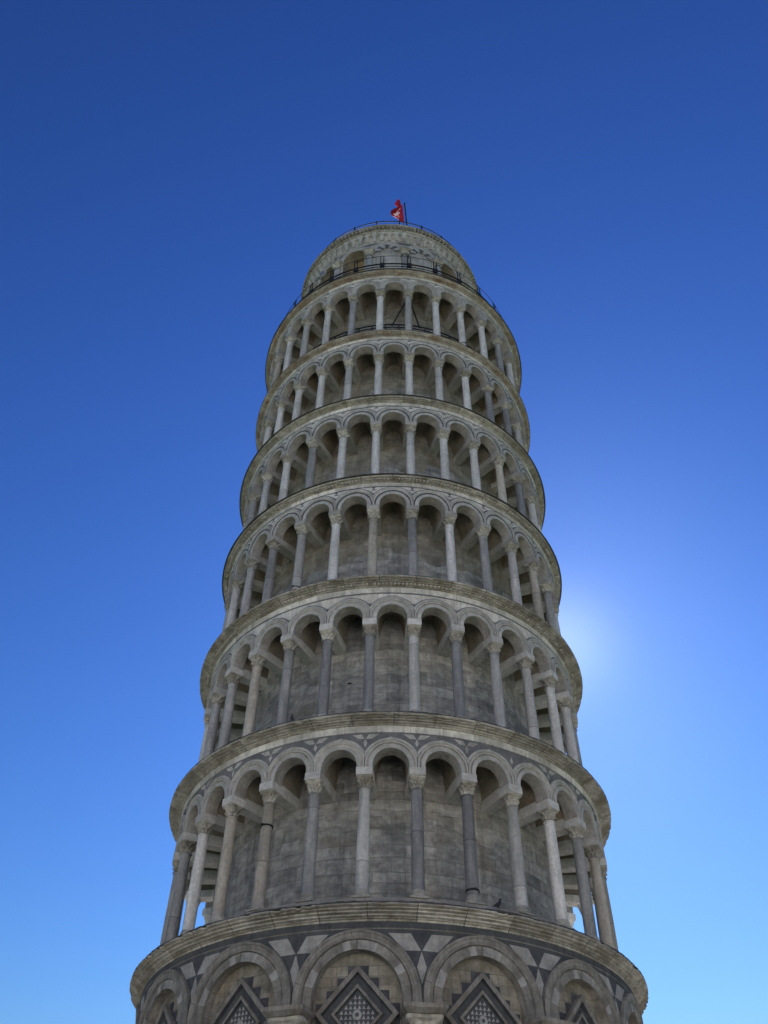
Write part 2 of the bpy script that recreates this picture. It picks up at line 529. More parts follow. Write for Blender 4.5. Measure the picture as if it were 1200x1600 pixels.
def plate(mb, ac, pts, R, Rref, mat, step=0.14):
    """a convex outline wrapped on the drum in narrow vertical slices"""
    lo, hi = min(p[0] for p in pts), max(p[0] for p in pts)
    n = max(1, math.ceil((hi - lo) / step))
    for i in range(n):
        a, b = lo + (hi - lo) * i / n, lo + (hi - lo) * (i + 1) / n
        q = pts if i == 0 and n == 1 else clip(clip(list(pts), b, True), a, False)
        if len(q) >= 3:
            mb.poly([cyl(s, z, R, ac, Rref) for s, z in q], mat, [(s + ac * Rref, z) for s, z in q])

def strip(mb, R, z0, z1, n, mat):
    for j in range(n):
        a, b = 2 * math.pi * j / n, 2 * math.pi * (j + 1) / n
        mb.poly([(R * math.cos(a), R * math.sin(a), z0), (R * math.cos(b), R * math.sin(b), z0),
                 (R * math.cos(b), R * math.sin(b), z1), (R * math.cos(a), R * math.sin(a), z1)], mat)

def ring_jitter(seed, nblk, npts, amp_r, amp_z, edge=()):
    g = random.Random(seed)
    blk = [(g.uniform(-1, 1), g.uniform(-1, 1)) for _ in range(nblk)]
    fine = [[(g.uniform(-1, 1), g.uniform(-1, 1)) for _ in range(30)] for _ in range(npts)]
    chip = [0.0] * npts
    for _ in range(npts // 7):
        k, d = g.randrange(npts), g.choice((0.015, 0.03, 0.05, 0.08))
        for q in range(g.randrange(1, 4)):
            chip[(k + q) % npts] = d
    def f(j, i):
        b = blk[int(j * nblk / npts) % nblk]
        x = fine[j % npts][i % 30]
        dr = amp_r * (b[0] * 0.7 + x[0] * 0.35)
        dz = amp_z * (b[1] * 0.7 + x[1] * 0.35)
        if i in edge:
            dr -= chip[j % npts]
        return dr, dz
    return f

# ------------------------------------------------------------------ shared pieces
def ragged(seed):
    """uneven lower edge of the upper wall colour that holds stain and painted vault shade, in course-high steps"""
    g = random.Random(seed + 900)
    E, cur, left = [], 0.0, 0
    for _ in range(180):
        if left <= 0:
            cur, left = g.choice((-0.5, -0.3, -0.15, 0.0, 0.2, 0.3)), g.randrange(2, 7)
        E.append(cur + g.uniform(-0.06, 0.06))
        left -= 1
    return E

def capital_mesh(name, seed, h, r0=0.168, wide=0.25):
    g = random.Random(seed)
    mb = MB()
    nz, na = 18, 48
    nj = [[g.uniform(-1, 1) for _ in range(na)] for _ in range(nz + 1)]
    gone = [g.random() < 0.12 for _ in range(4)]
    def cut(t):
        return 0.03 * min(1, max(0, (t - 0.08) / 0.1)) * min(1, max(0, (0.84 - t) / 0.06))
    def bump(t, c, wd):
        return math.exp(-((t - c) / wd) ** 2)
    prof = [(1.0, h * i / nz) for i in range(nz + 1)]
    def rmod(a, i, rr):
        t = i / nz
        r = r0 - 0.012 + 0.035 * t * t * t
        if t < 0.05:
            r = r0 + 0.02
        l1 = abs(math.cos(4 * a)) ** 0.6
        l2 = abs(math.sin(4 * a)) ** 0.6
        r += (0.026 * (t < 0.44) + 0.07 * bump(t, 0.37, 0.06)) * l1
        r += (0.02 * (0.35 < t < 0.74) + 0.075 * bump(t, 0.68, 0.06)) * l2
        r -= cut(t) * (1 - max(l1 if t < 0.5 else 0, l2 if t > 0.4 else 0)) * (r0 / 0.168)
        cor = abs(math.sin(2 * a)) ** 5
        q = int((a % (2 * math.pi)) / (math.pi / 2)) % 4
        if not gone[q]:
            r += 0.125 * (wide / 0.25) * cor * min(1, max(0, (t - 0.66) / 0.18))
        if t > 0.87:
            r = min(wide / max(abs(math.cos(a)), abs(math.sin(a))), wide * 1.32)
            r -= 0.03 * abs(math.cos(2 * a)) ** 8
        return r * (1 if t in (0, 1) else 1 + 0.025 * nj[i][int(round(a / (2 * math.pi) * na)) % na])
    mb.lathe(prof, na, rmod=rmod)
    N = nz + 1
    mb.face([j * N + nz for j in range(na)])
    return mb.mesh(name, [CAPITAL], 50)

def base_mesh(name, r):
    mb = MB()
    k = r * 1.36
    mb.box(-k, k, -k, k, 0, 0.05)
    mb.lathe([(r * 1.15, 0.05), (r * 1.28, 0.065), (r * 1.33, 0.095), (r * 1.28, 0.125), (r * 1.14, 0.14), (r * 1.12, 0.16),
              (r * 1.19, 0.175), (r * 1.2, 0.195), (r * 1.15, 0.215), (r * 1.02, 0.275)], 28)
    return mb.mesh(name, [BEAM], 40)

def shaft_mesh(name, mat, z0, z1, rb, rt):
    mb = MB()
    P = []
    for i in range(11):
        t = i / 10
        r = rb + (rt - rb) * t + 0.008 * math.sin(math.pi * min(1, t * 1.1))
        P.append((r, z0 + (z1 - 0.05 - z0) * t))
    P[0] = (rb * 1.06, z0)
    P.insert(1, (rb * 1.04, z0 + 0.03))
    P.insert(2, (rb, z0 + 0.05))
    P += [(rt + 0.022, z1 - 0.045), (rt + 0.03, z1 - 0.025), (rt + 0.02, z1)]
    mb.lathe(P, 28)
    return mb.mesh(name, [mat], 40)

def collar_mesh(name, z, r, h, mat):
    mb = MB()
    mb.lathe([(r - 0.02, z - h / 2), (r + 0.014, z - h / 2), (r + 0.016, z), (r + 0.014, z + h / 2), (r - 0.02, z + h / 2)], 28)
    mb.box(r, r + 0.06, -0.025, 0.025, z - h / 2, z + h / 2)
    return mb.mesh(name, [mat], 40)

# ------------------------------------------------------------------ ground storey
GA, GW, GZC, GR0, GR1 = R_(24), RG * R_(24), 7.74, 1.15, 1.625
mb = MB()
P = arch_pts(GR0, 0.6, GZC, 30)
for b in range(15):
    ac = R_(-96 + PHASE + 24 * b)
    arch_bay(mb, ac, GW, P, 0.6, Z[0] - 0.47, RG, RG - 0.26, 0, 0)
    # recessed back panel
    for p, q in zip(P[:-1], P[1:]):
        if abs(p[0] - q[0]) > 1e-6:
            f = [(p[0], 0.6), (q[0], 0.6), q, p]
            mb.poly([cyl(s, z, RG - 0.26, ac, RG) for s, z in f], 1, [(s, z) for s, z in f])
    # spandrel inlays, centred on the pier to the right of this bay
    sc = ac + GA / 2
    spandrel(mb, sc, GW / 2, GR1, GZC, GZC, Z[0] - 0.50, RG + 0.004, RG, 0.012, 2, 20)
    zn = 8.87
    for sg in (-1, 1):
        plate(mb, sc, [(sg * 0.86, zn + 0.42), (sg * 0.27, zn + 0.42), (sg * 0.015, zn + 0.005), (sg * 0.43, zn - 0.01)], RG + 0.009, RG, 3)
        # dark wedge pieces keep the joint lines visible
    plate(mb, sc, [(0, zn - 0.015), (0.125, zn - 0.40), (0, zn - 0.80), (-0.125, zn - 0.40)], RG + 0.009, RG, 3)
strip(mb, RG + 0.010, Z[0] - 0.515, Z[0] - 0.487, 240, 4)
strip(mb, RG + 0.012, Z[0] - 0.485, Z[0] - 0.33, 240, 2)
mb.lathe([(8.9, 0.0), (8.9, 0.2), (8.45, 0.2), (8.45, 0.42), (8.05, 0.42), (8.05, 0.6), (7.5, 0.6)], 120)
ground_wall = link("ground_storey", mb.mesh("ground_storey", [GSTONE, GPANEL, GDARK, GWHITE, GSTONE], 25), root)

gprof = [(GR0, 0.0), (GR0, 0.03), (GR0 + 0.22, 0.03), (GR0 + 0.235, 0.012), (GR0 + 0.25, 0.075), (GR0 + 0.40, 0.085),
         (GR0 + 0.415, 0.11), (GR1 - 0.02, 0.115), (GR1, 0.095), (GR1, 0.0)]
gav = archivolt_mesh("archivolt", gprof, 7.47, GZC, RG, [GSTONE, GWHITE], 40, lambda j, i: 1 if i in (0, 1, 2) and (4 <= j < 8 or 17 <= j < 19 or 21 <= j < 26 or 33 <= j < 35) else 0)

def lozenge_mesh():
    mb = MB()
    Rp = RG - 0.26
    zc0, hx, hz = 7.43, 1.07, 1.13
    rings = [(1.0, 0.003), (1.0, 0.17), (0.97, 0.185), (0.85, 0.165), (0.83, 0.045), (0.63, 0.02), (0.62, 0.10), (0.60, 0.11), (0.53, 0.10), (0.515, 0.014)]
    mats = [0, 0, 0, 1, 1, 0, 0, 0, 1]
    c4 = [(1, 0), (0, 1), (-1, 0), (0, -1)]
    for (k0, d0), (k1, d1), mt in zip(rings[:-1], rings[1:], mats):
        for q in range(4):
            A, B = Vector(c4[q]), Vector(c4[(q + 1) % 4])
            for e in range(10):
                pts = []
                for k, d, t in ((k0, d0, e / 10), (k0, d0, (e + 1) / 10), (k1, d1, (e + 1) / 10), (k1, d1, e / 10)):
                    V = A.lerp(B, t)
                    pts.append(cyl(V[0] * hx * k, zc0 + V[1] * hz * k, Rp + d, 0, RG))
                mb.poly(pts, mt)
    k, d = rings[-1]
    plate(mb, 0, [(V[0] * hx * k, zc0 + V[1] * hz * k) for V in c4], Rp + d, RG, 1)
    # mosaic of small light triangles
    c = 0.115
    for i in range(-6, 6):
        for j in range(-6, 6):
            x0, z0 = i * c, j * c
            far = max(abs(x) + abs(zz) * hx / hz for x in (x0, x0 + c) for zz in (z0, z0 + c))
            if far < 0.535 * hx:
                up = True
                e = 0.012
                if up:
                    t = [(x0 + e, z0 + e), (x0 + c - e, z0 + e), (x0 + c / 2, z0 + c - e)]
                else:
                    t = [(x0 + e, z0 + c - e), (x0 + c / 2, z0 + e), (x0 + c - e, z0 + c - e)]
                mb.poly([cyl(s, zc0 + z, Rp + d + 0.006, 0, RG) for s, z in t], 2)
    # centre disc
    mb.poly([cyl(0.12 * math.cos(t * math.pi / 12), zc0 + 0.12 * math.sin(t * math.pi / 12), Rp + d + 0.012, 0, RG) for t in range(24)], 2)
    mb.poly([cyl(0.05 * math.cos(t * math.pi / 12), zc0 + 0.05 * math.sin(t * math.pi / 12), Rp + d + 0.016, 0, RG) for t in range(24)], 1)
    # dark stepped blocks round the frame
    for up in (1, -1):
        for j in range(4):
            for sg in (-1, 1):
                s0, s1 = sg * j * 0.275, sg * (j + 1) * 0.275
                zt = zc0 + up * (hz + 0.02 - j * 0.29)
                zb = zc0 + up * (hz + 0.02 - (j + 1) * 0.29)
                mb.poly([cyl(s_, z_, Rp + 0.009, 0, RG) for s_, z_ in ((s0, zt), (s1, zt), (s1, zb), (s0, zb))], 1)
    return mb.mesh("lozenge_panel", [GSTONE, GDARK, GWHITE], 25)
loz = lozenge_mesh()

def half_column_mesh():
    mb = MB()
    mb.lathe([(0.52, 0.6), (0.52, 0.75), (0.46, 0.85), (0.38, 0.95), (0.36, 1.0), (0.35, 3.0), (0.33, 6.55)], 28)
    return mb.mesh("half_column", [C_LIGHT], 40)
hcm = half_column_mesh()
hcap = capital_mesh("half_capital", 5, 0.72, 0.33, 0.46)
mb = MB()
mb.hexa([(-0.3, -0.44, 7.27), (0.50, -0.44, 7.27), (-0.3, 0.44, 7.27), (0.50, 0.44, 7.27),
         (-0.3, -0.54, 7.37), (0.60, -0.54, 7.37), (-0.3, 0.54, 7.37), (0.60, 0.54, 7.37)])
mb.box(-0.3, 0.605, -0.545, 0.545, 7.371, 7.47)
himp = mb.mesh("impost_slab", [GSTONE], 25)
for b in range(15):
    ang = R_(-96 + PHASE + 24 * b)
    link("archivolt", gav, ground_wall, rotz=ang)
    link("lozenge_panel", loz, ground_wall, rotz=ang)
    a2 = ang + GA / 2
    hc = link("half_column", hcm, root, (RG * math.cos(a2), RG * math.sin(a2), 0), a2)
    c = link("capital", hcap, hc, (0, 0, 6.55))
    link("impost_slab", himp, hc)

# ------------------------------------------------------------------ cornices
def cornice(i):
    zt, Ro = Z[i], RC[i]
    n = 720
    rw = (RF[i] - 1.5 - 0.1) if i < 6 else 4.0
    if i == 0:
        b = RG
        prof = [(b - 0.02, -0.33), (b + 0.03, -0.325), (b + 0.035, -0.275), (b + 0.085, -0.27), (b + 0.07, -0.245), (b + 0.165, -0.225), (b + 0.165, -0.185), (b + 0.14, -0.18),
                (b + 0.245, -0.155), (b + 0.25, -0.118), (b + 0.225, -0.112), (b + 0.335, -0.095), (b + 0.34, -0.06), (Ro - 0.035, -0.055), (Ro, -0.035), (Ro - 0.004, 0.0), (Ro - 0.05, 0.012)]
        mats = [0] * 16
    else:
        b = RF[i - 1]
        prof = [(b - 0.02, -0.415), (b + 0.03, -0.41), (b + 0.05, -0.195), (b + 0.11, -0.192), (b + 0.115, -0.165), (b + 0.09, -0.158), (b + 0.18, -0.14), (b + 0.185, -0.11), (b + 0.16, -0.104),
                (b + 0.29, -0.115), (b + 0.295, -0.085), (b + 0.27, -0.079), (b + 0.405, -0.085), (b + 0.41, -0.058), (b + 0.385, -0.052), (Ro - 0.02, -0.06), (Ro, -0.04), (Ro - 0.004, -0.002), (Ro - 0.05, 0.008)]
        mats = [1, 1] + [0] * 16
        if i >= 3:
            prof = [(r, z * 0.80) for r, z in prof]
        prof = [(r + (0 if k_ < 3 else (r - b) / 0.52 * (Ro - b - 0.52)), z) for k_, (r, z) in enumerate(prof)]
    prof = [(r, zt + z) for r, z in prof]
    mb = MB()
    mb.lathe(prof, n, mats=mats, jit=ring_jitter(100 + i, 46, n, 0.009, 0.004, (12, 13, 14, 15, 16)), uref=Ro)
    # paved ledge
    rise = RAISE[i]
    ri = RF[i] if i < 6 else 6.6
    mb.lathe([(Ro - 0.052, zt + 0.004), (ri + 0.02, zt + rise * 0.78), (ri, zt + rise), (rw, zt + rise + 0.002)], 240, mats=[2, 2, 2], uref=Ro, jit=ring_jitter(300 + i, 40, 240, 0.0, 0.006))
    if i in (2, 3, 5, 6):
        # row of small carved beads under the moulding
        g = random.Random(40 + i)
        m = 330
        for j in range(m):
            a = 2 * math.pi * j / m
            if g.random() < 0.12:
                continue
            r0, r1 = b + 0.15, b + 0.24 + g.uniform(-0.01, 0.008)
            z0, z1 = zt - (0.172 if i < 3 else 0.142) + g.uniform(-0.006, 0.006), zt - (0.12 if i < 3 else 0.095)
            da = 0.0055 + g.uniform(-0.0008, 0.0008)
            Pt = []
            for z in (z0, z1):
                for aa in (a - da, a + da):
                    for r in (r0, r1):
                        Pt.append((r * math.cos(aa), r * math.sin(aa), z))
            mb.hexa(Pt, 3)
    return link("cornice", mb.mesh("cornice", [RUST if i >= 5 else CORNICE, BAND, LEAD, CAPITAL if i < 5 else RUST], 28), root)

def flashing(i, par):
    mb = MB()
    n = 480
    g = random.Random(i)
    on = [True] * n
    if i in (2, 3, 4):
        for _ in range(26):
            k, L = g.randrange(n), g.randrange(3, 18)
            for q in range(L):
                on[(k + q) % n] = False
    R0 = RC[i] - 0.03
    for j in range(n):
        a, b = 2 * math.pi * j / n, 2 * math.pi * (j + 1) / n
        h = (0.5 if i in (2, 3, 4) else 1.0) * (0.03 + 0.012 * math.sin(j * 0.31) + 0.008 * math.sin(j * 1.7)) if on[j] else -0.004
        P = []
        for z in (Z[i] + 0.006, Z[i] + 0.012 + h):
            for aa in (a, b):
                for r in (R0 - 0.16, R0 + 0.02):
                    P.append((r * math.cos(aa), r * math.sin(aa), z))
        mb.hexa(P)
    link("lead_flashing", mb.mesh("lead_flashing", [FLASH], 0), par)

BX, BS, BDZ = -0.25, 6.00 / 5.809, 53.10 - 53.542
cornices = [cornice(i) for i in range(7)]
for i in (0, 1, 2, 3, 4, 6):
    flashing(i, cornices[i])

# ------------------------------------------------------------------ loggias
KIND = {  # shaft stone of single columns, by storey and place from the middle of the view
    0: {0: 'D', 1: 'D', -1: 'L', -2: 'G', -3: 'W', -4: 'W', -5: 'L', -6: 'G', 2: 'L', 3: 'L', 4: 'G', 5: 'W', 6: 'W', -7: 'G'},
    1: {-1: 'D', 0: 'L', 1: 'D', 2: 'G', 3: 'L', 4: 'L', 5: 'L', -2: 'D', -3: 'G', -4: 'W', -5: 'G', -6: 'G', 6: 'G'},
    2: {-1: 'W', -2: 'L', -3: 'L', -4: 'G', -5: 'G', 0: 'G', 1: 'L', 2: 'G', 3: 'L', 4: 'W', 5: 'G'},
    3: {4: 'D', -5: 'G', -6: 'G', 3: 'W', 5: 'L', -2: 'L', -1: 'L', 0: 'L', 1: 'L', 2: 'L'},
    4: {3: 'D', 4: 'D', 5: 'L', -3: 'L', -2: 'L', -1: 'L', 0: 'L', 1: 'L', 2: 'L'},
    5: {-1: 'L', 0: 'L', 1: 'L', 2: 'L', 3: 'L', 4: 'G', -2: 'G', -3: 'L', -4: 'L'},
}
COLLAR = {(0, -3): (2.55, 0.05, IRON), (0, 1): (0.42, 0.05, IRON), (1, -5): (0.35, 0.05, IRON), (2, -3): (0.47, 0.04, IRON), (3, -3): (0.30, 0.05, IRON), (5, 2): (0.62, 0.04, IRON)}
SHAFT = {'L': C_LIGHT, 'W': C_WARM, 'G': C_GREY, 'D': C_DARK}
SHAFT_LABEL = {'D': "dark blue grey stone column shaft", 'W': "warm buff stone column shaft"}

for i in range(6):
    z0, H, Rf = Z[i], Z[i + 1] - Z[i], RF[i]
    Rw, Rcol = Rf - 1.5, Rf - 0.20
    d_cb, d_ab, d_at, d_cr, d_bd, thick = (2.25, 1.87, 1.62, 0.96, 0.40, 0.345) if i < 2 else (2.08, 1.69, 1.47, 0.80, 0.325, 0.375)
    zcb, zab, zat, zcr = (H - q for q in (d_cb, d_ab, d_at, d_cr))
    wd = Rf * R_(12)
    hw = wd / 2
    a = hw - 0.245
    zc = z0 + zcr - a
    ro = a + thick
    zs = z0 + zat
    ztop = Z[i + 1] - d_bd
    # core wall of the gallery
    mb = MB()
    nz = 8
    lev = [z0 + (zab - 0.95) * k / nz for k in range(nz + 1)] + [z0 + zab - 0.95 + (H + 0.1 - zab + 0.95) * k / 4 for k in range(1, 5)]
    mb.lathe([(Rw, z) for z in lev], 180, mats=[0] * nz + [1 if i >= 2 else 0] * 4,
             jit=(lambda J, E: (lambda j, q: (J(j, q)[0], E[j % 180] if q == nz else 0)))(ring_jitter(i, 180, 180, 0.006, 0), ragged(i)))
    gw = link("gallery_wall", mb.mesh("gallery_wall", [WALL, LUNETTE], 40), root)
    # arcade: faces, soffits, vaults, inlays
    mb = MB()
    tb = 0.42
    P = arch_pts(a, zs, zc, 22)
    av, zv = hw - 0.20, zs + 0.04
    V = arch_pts(av, zs, zv, len(P) - 3, b=z0 + H - 0.26 - zv)
    for k in range(30):
        ac = R_(-90 + PHASE + 12 * k)
        arch_bay(mb, ac, wd, P, zs, ztop + 0.02, Rf, Rf - tb, 0, 5)
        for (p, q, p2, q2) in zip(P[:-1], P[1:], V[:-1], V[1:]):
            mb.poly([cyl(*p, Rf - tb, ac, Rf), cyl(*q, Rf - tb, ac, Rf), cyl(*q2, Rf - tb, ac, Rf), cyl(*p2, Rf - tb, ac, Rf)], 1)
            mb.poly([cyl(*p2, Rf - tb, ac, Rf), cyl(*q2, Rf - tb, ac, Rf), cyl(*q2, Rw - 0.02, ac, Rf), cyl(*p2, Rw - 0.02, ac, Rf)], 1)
        sc = ac + R_(6)
        g = random.Random(i * 100 + k)
        if i == 0:
            spandrel(mb, sc, hw, ro, zc, zc, ztop, Rf + 0.004, Rf, 0.008, 2)
            if g.random() < 0.9:
                zz = ztop - 0.035
                hh = hw - math.sqrt(max(0, (ro + 0.03) ** 2 - min(ro + 0.03, zz - zc) ** 2))
                hh = min(hh, 0.46)
                for sg in (-1, 1):
                    plate(mb, sc, [(sg * hh, zz), (sg * 0.13, zz), (sg * 0.02, zz - 0.19), (sg * hh * 0.46, zz - 0.19)], Rf + 0.008, Rf, 3)
            zd = ztop - 0.23
            plate(mb, sc, [(0, zd), (0.058, zd - 0.14), (0, zd - 0.28), (-0.058, zd - 0.14)], Rf + 0.008, Rf, 3)
        elif i == 1:
            spandrel(mb, sc, hw, ro, zc, zc, ztop, Rf + 0.004, Rf, 0.004, 2)
            spandrel(mb, sc, hw, ro, zc, zc, ztop - 0.05, Rf + 0.008, Rf, 0.06, 4)
        else:
            spandrel(mb, sc, hw, ro, zc, zc, ztop, Rf + 0.004, Rf, -0.01, 2)
            spandrel(mb, sc, hw, ro, zc, zc, ztop - 0.045, Rf + 0.008, Rf, 0.07, 3)
            if i == 2:
                zz = ztop - 0.033
                plate(mb, sc, [(-0.10, zz), (0.10, zz), (0.0, zz - 0.13)], Rf + 0.012, Rf, 2)
                plate(mb, sc, [(-0.13, zz - 0.20), (0.13, zz - 0.20), (0.012, zz - 0.125), (-0.012, zz - 0.125)], Rf + 0.012, Rf, 2)
            else:
                zz = ztop - 0.14
                plate(mb, sc, [(-0.13, zz - 0.02), (0.13, zz - 0.02), (0.06, zz + 0.04), (0, zz + 0.085), (-0.06, zz + 0.04)], Rf + 0.012, Rf, 2)
    strip(mb, Rf + 0.014, ztop - (0.07 if i in (0, 1) else 0.03), ztop + 0.004, 180, 2)
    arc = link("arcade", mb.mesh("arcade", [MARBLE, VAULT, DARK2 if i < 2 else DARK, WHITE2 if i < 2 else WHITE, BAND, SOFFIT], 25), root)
    t_ = ro - a
    avp = [(a, 0.0), (a, 0.035), (a + t_ * 0.36, 0.035), (a + t_ * 0.40, 0.008), (a + t_ * 0.50, 0.008), (a + t_ * 0.54, 0.045), (a + t_ * 0.68, 0.05),
           (a + t_ * 0.71, 0.035), (a + t_ * 0.77, 0.06), (ro - 0.015, 0.065), (ro, 0.05), (ro, 0.0)]
    warm_i = {0: (2, 3, 4, 7), 1: (2, 3, 4, 7), 2: (5,), 3: (3,), 4: (3, 4), 5: ()}[i]
    avm = archivolt_mesh("archivolt", avp, zs, zc, Rf, [BAND, CAPITAL, DARK], 26,
                         lambda j, q: (2 if q in (3, 4) and 2 <= i <= 4 else 1 if q in warm_i else 0), hw - 0.004)
    for k in range(-8, 8):
        link("archivolt", avm, arc, rotz=R_(-90 + PHASE + 12 * k + (0 if True else 0)))
    # columns
    rs = RAISE[i]
    zcb, zab, zat = zcb - rs, zab - rs, zat - rs          # from the gallery floor
    shafts = {q: shaft_mesh("column", m, 0.24, zcb, 0.182, 0.164) for q, m in SHAFT.items()}
    caps = [capital_mesh("capital", 10 * i + s, zab - zcb - 0.002) for s in range(4)]
    bas = base_mesh("column_base", 0.182)
    mb = MB()
    xo, xi = Rf + 0.075 - Rcol, -(Rcol - Rw) - 0.02
    xm = -0.27
    mb.box(xm, xo, -0.247, 0.247, zab, zat)
    mb.hexa([(xi, -0.17, zab + 0.012), (xm - 0.002, -0.20, zab + 0.012), (xi, 0.17, zab + 0.012), (xm - 0.002, 0.20, zab + 0.012),
             (xi, -0.20, zat + 0.10), (xm - 0.002, -0.225, zat + 0.10), (xi, 0.20, zat + 0.10), (xm - 0.002, 0.225, zat + 0.10)])
    bea = mb.mesh("impost_beam", [WSTONE if i < 2 else BEAM], 25)
    g = random.Random(70 + i)
    rest = MB()
    for k in range(-15, 15):
        ang = R_(-90 + PHASE + 6 + 12 * k)
        if -8 <= k < 8:
            kd = KIND[i].get(k) or g.choice('LLLGW')
            c = link("column", shafts[kd], root, (Rcol * math.cos(ang), Rcol * math.sin(ang), z0 + rs), ang, SHAFT_LABEL.get(kd))
            link("capital", g.choice(caps), c, (0, 0, zcb))
            link("column_base", bas, c)
            link("impost_beam", bea, c)
            if (i, k) in COLLAR:
                zc_, h_, m_ = COLLAR[(i, k)]
                link("iron_band", collar_mesh("iron_band", zc_, 0.184, h_, m_), c)
        else:   # far side of the tower: one mesh
            cx, cy = Rcol * math.cos(ang), Rcol * math.sin(ang)
            rest.lathe([(0.28, z0 + rs), (0.28, z0 + rs + 0.15), (0.182, z0 + rs + 0.25), (0.165, z0 + rs + zcb), (0.30, z0 + rs + zab)], 14, cx=cx, cy=cy)
            M = Matrix.Translation((cx, cy, z0 + rs)) @ Matrix.Rotation(ang, 4, 'Z')
            rest.hexa([M @ Vector(p) for p in ((xi, -0.2, zab), (xo, -0.247, zab), (xi, 0.2, zab), (xo, 0.247, zab),
                                               (xi, -0.2, zat), (xo, -0.247, zat), (xi, 0.2, zat), (xo, 0.247, zat))])
    ro_ = link("column", rest.mesh("rear_columns", [C_LIGHT], 40), root)
    ro_['kind'] = "stuff"

# ------------------------------------------------------------------ belfry
ZB, RB, RT = Z[6], 5.27, 5.809
BW = R_(22.5) * RB
BC = -90 - 1.25
mb = MB()
ba, bzc = 0.70, ZB + 6.78
P = arch_pts(ba, ZB, bzc, 22)
for k in range(16):
    ac = R_(BC + 22.5 * k)
    deep = k not in (0, 1, 6, 7, 11)
    Rb = RB - (0.75 if deep else 0.05)
    arch_bay(mb, ac, BW, P, ZB, ZB + 8.1, RB, Rb, 0, 2)
    for p, q in zip(P[:-1], P[1:]):
        if abs(p[0] - q[0]) > 1e-6:
            f = [(p[0], ZB), (q[0], ZB), q, p]
            mb.poly([cyl(s, z, Rb, ac, RB) for s, z in f], 1 if deep else 0, [(s, z) for s, z in f])
    hwb = BW / 2
    spandrel(mb, ac + R_(11.25), hwb, 0.97, bzc, bzc, ZB + 7.86, RB + 0.006, RB, 0.05, 3)
mb.lathe([(RB, ZB + 8.1), (5.5, ZB + 8.8), (5.6, ZB + 9.1), (0.2, ZB + 9.1)], 96, mats=[0, 0, 0])
belfry = link("belfry_wall", mb.mesh("belfry_wall", [MARBLE, OCHRE, VAULT, DARK2], 25), root, (BX, 0, BDZ))
belfry.scale = (BS, BS, 1)
bavp = [(ba, 0.0), (ba, 0.05), (0.93, 0.055), (0.95, 0.02), (0.97, 0.075), (1.03, 0.07), (1.03, 0)]
bav_plain = archivolt_mesh("archivolt", bavp, bzc, bzc, RB, [BAND, DARK], 22)
bav_str = archivolt_mesh("striped_arch", [(0.36, -0.18), (0.36, 0.03), (0.71, 0.035)] + bavp[2:], bzc, bzc, RB, [BAND, DARK], 21,
                         lambda j, q: 1 if q < 2 and (j // 3) % 2 == 1 else 0)
for k in range(-5, 7):
    st = k in (0, 1)
    link("striped_arch" if st else "archivolt", bav_str if st else bav_plain, belfry, rotz=R_(BC + 22.5 * k))
mb = MB()
mb.lathe([(0.30, 0.0), (0.30, 0.15), (0.22, 0.25), (0.21, 5.95)], 20)
bcol = mb.mesh("belfry_column", [C_GREY], 40)
bcap = capital_mesh("capital", 91, 0.62, 0.22, 0.33)
mb = MB()
mb.box(-0.3, 0.36, -0.36, 0.36, 6.575, 6.76)
bimp = mb.mesh("impost_slab", [MARBLE], 25)
for k in range(-5, 6):
    an = R_(BC + 11.25 + 22.5 * k)
    c = link("belfry_column", bcol, root, (BX + BS * (RB + 0.05) * math.cos(an), BS * (RB + 0.05) * math.sin(an), ZB + BDZ), an)
    link("capital", bcap, c, (0, 0, 5.95))
    link("impost_slab", bimp, c)
# corbel table
mb = MB()
n = 76
for j in range(n):
    a0 = 2 * math.pi * j / n
    g = random.Random(j)
    da = 0.026
    def pt(r, da_, z):
        return (r * math.cos(a0 + da_), r * math.sin(a0 + da_), z)
    top = ZB + 8.62
    dz = g.uniform(-0.05, 0.05)
    r1 = 5.60 + g.uniform(-0.03, 0.02)
    mb.hexa([pt(5.2, -da * .7, ZB + 8.02 + dz), pt(5.36, -da * .7, ZB + 7.98 + dz), pt(5.2, da * .7, ZB + 8.02 + dz), pt(5.36, da * .7, ZB + 7.98 + dz),
             pt(5.2, -da, top), pt(r1, -da, top), pt(5.2, da, top), pt(r1, da, top)])
    # little arch head spanning to the next corbel
    for q in range(6):
        t0, t1 = math.pi - math.pi * q / 6, math.pi - math.pi * (q + 1) / 6
        mid = math.pi / n
        def pp(t, r):
            return pt(r, mid + 0.024 * math.cos(t), ZB + 8.36 + 0.12 * math.sin(t))
        def tp(t, r):
            return pt(r, mid + 0.024 * math.cos(t), top)
        mb.poly([pp(t0, 5.54), pp(t1, 5.54), tp(t1, 5.56), tp(t0, 5.56)])
        mb.poly([pp(t0, 5.54), pp(t1, 5.54), pp(t1, 5.2), pp(t0, 5.2)])
link("corbel_table", mb.mesh("corbel_table", [BAND], 25), belfry)
mb = MB()
mb.lathe([(5.2, ZB + 8.625), (5.62, ZB + 8.63), (5.66, ZB + 8.72), (5.68, ZB + 8.74)], 360, jit=ring_jitter(7, 40, 360, 0.008, 0.005))
mb.lathe([(5.52, ZB + 8.74), (5.52, ZB + 8.99), (RT, ZB + 9.04), (RT, ZB + 9.165), (RT - 0.1, ZB + 9.18), (0.2, ZB + 9.18)], 360, jit=lambda j, i: ((0, 0) if i > 3 else ring_jitter_top(j, i)) if False else (0, 0))
m = 150
g = random.Random(3)
for j in range(m):
    a0 = 2 * math.pi * j / m
    da = 0.0105
    r1 = RT - 0.01 + g.uniform(-0.03, 0.0)
    P8 = []
    for z in (ZB + 8.76, ZB + 9.05):
        for aa in (a0 - da, a0 + da):
            for r in (5.6, r1):
                P8.append((r * math.cos(aa), r * math.sin(aa), z))
    mb.hexa(P8)
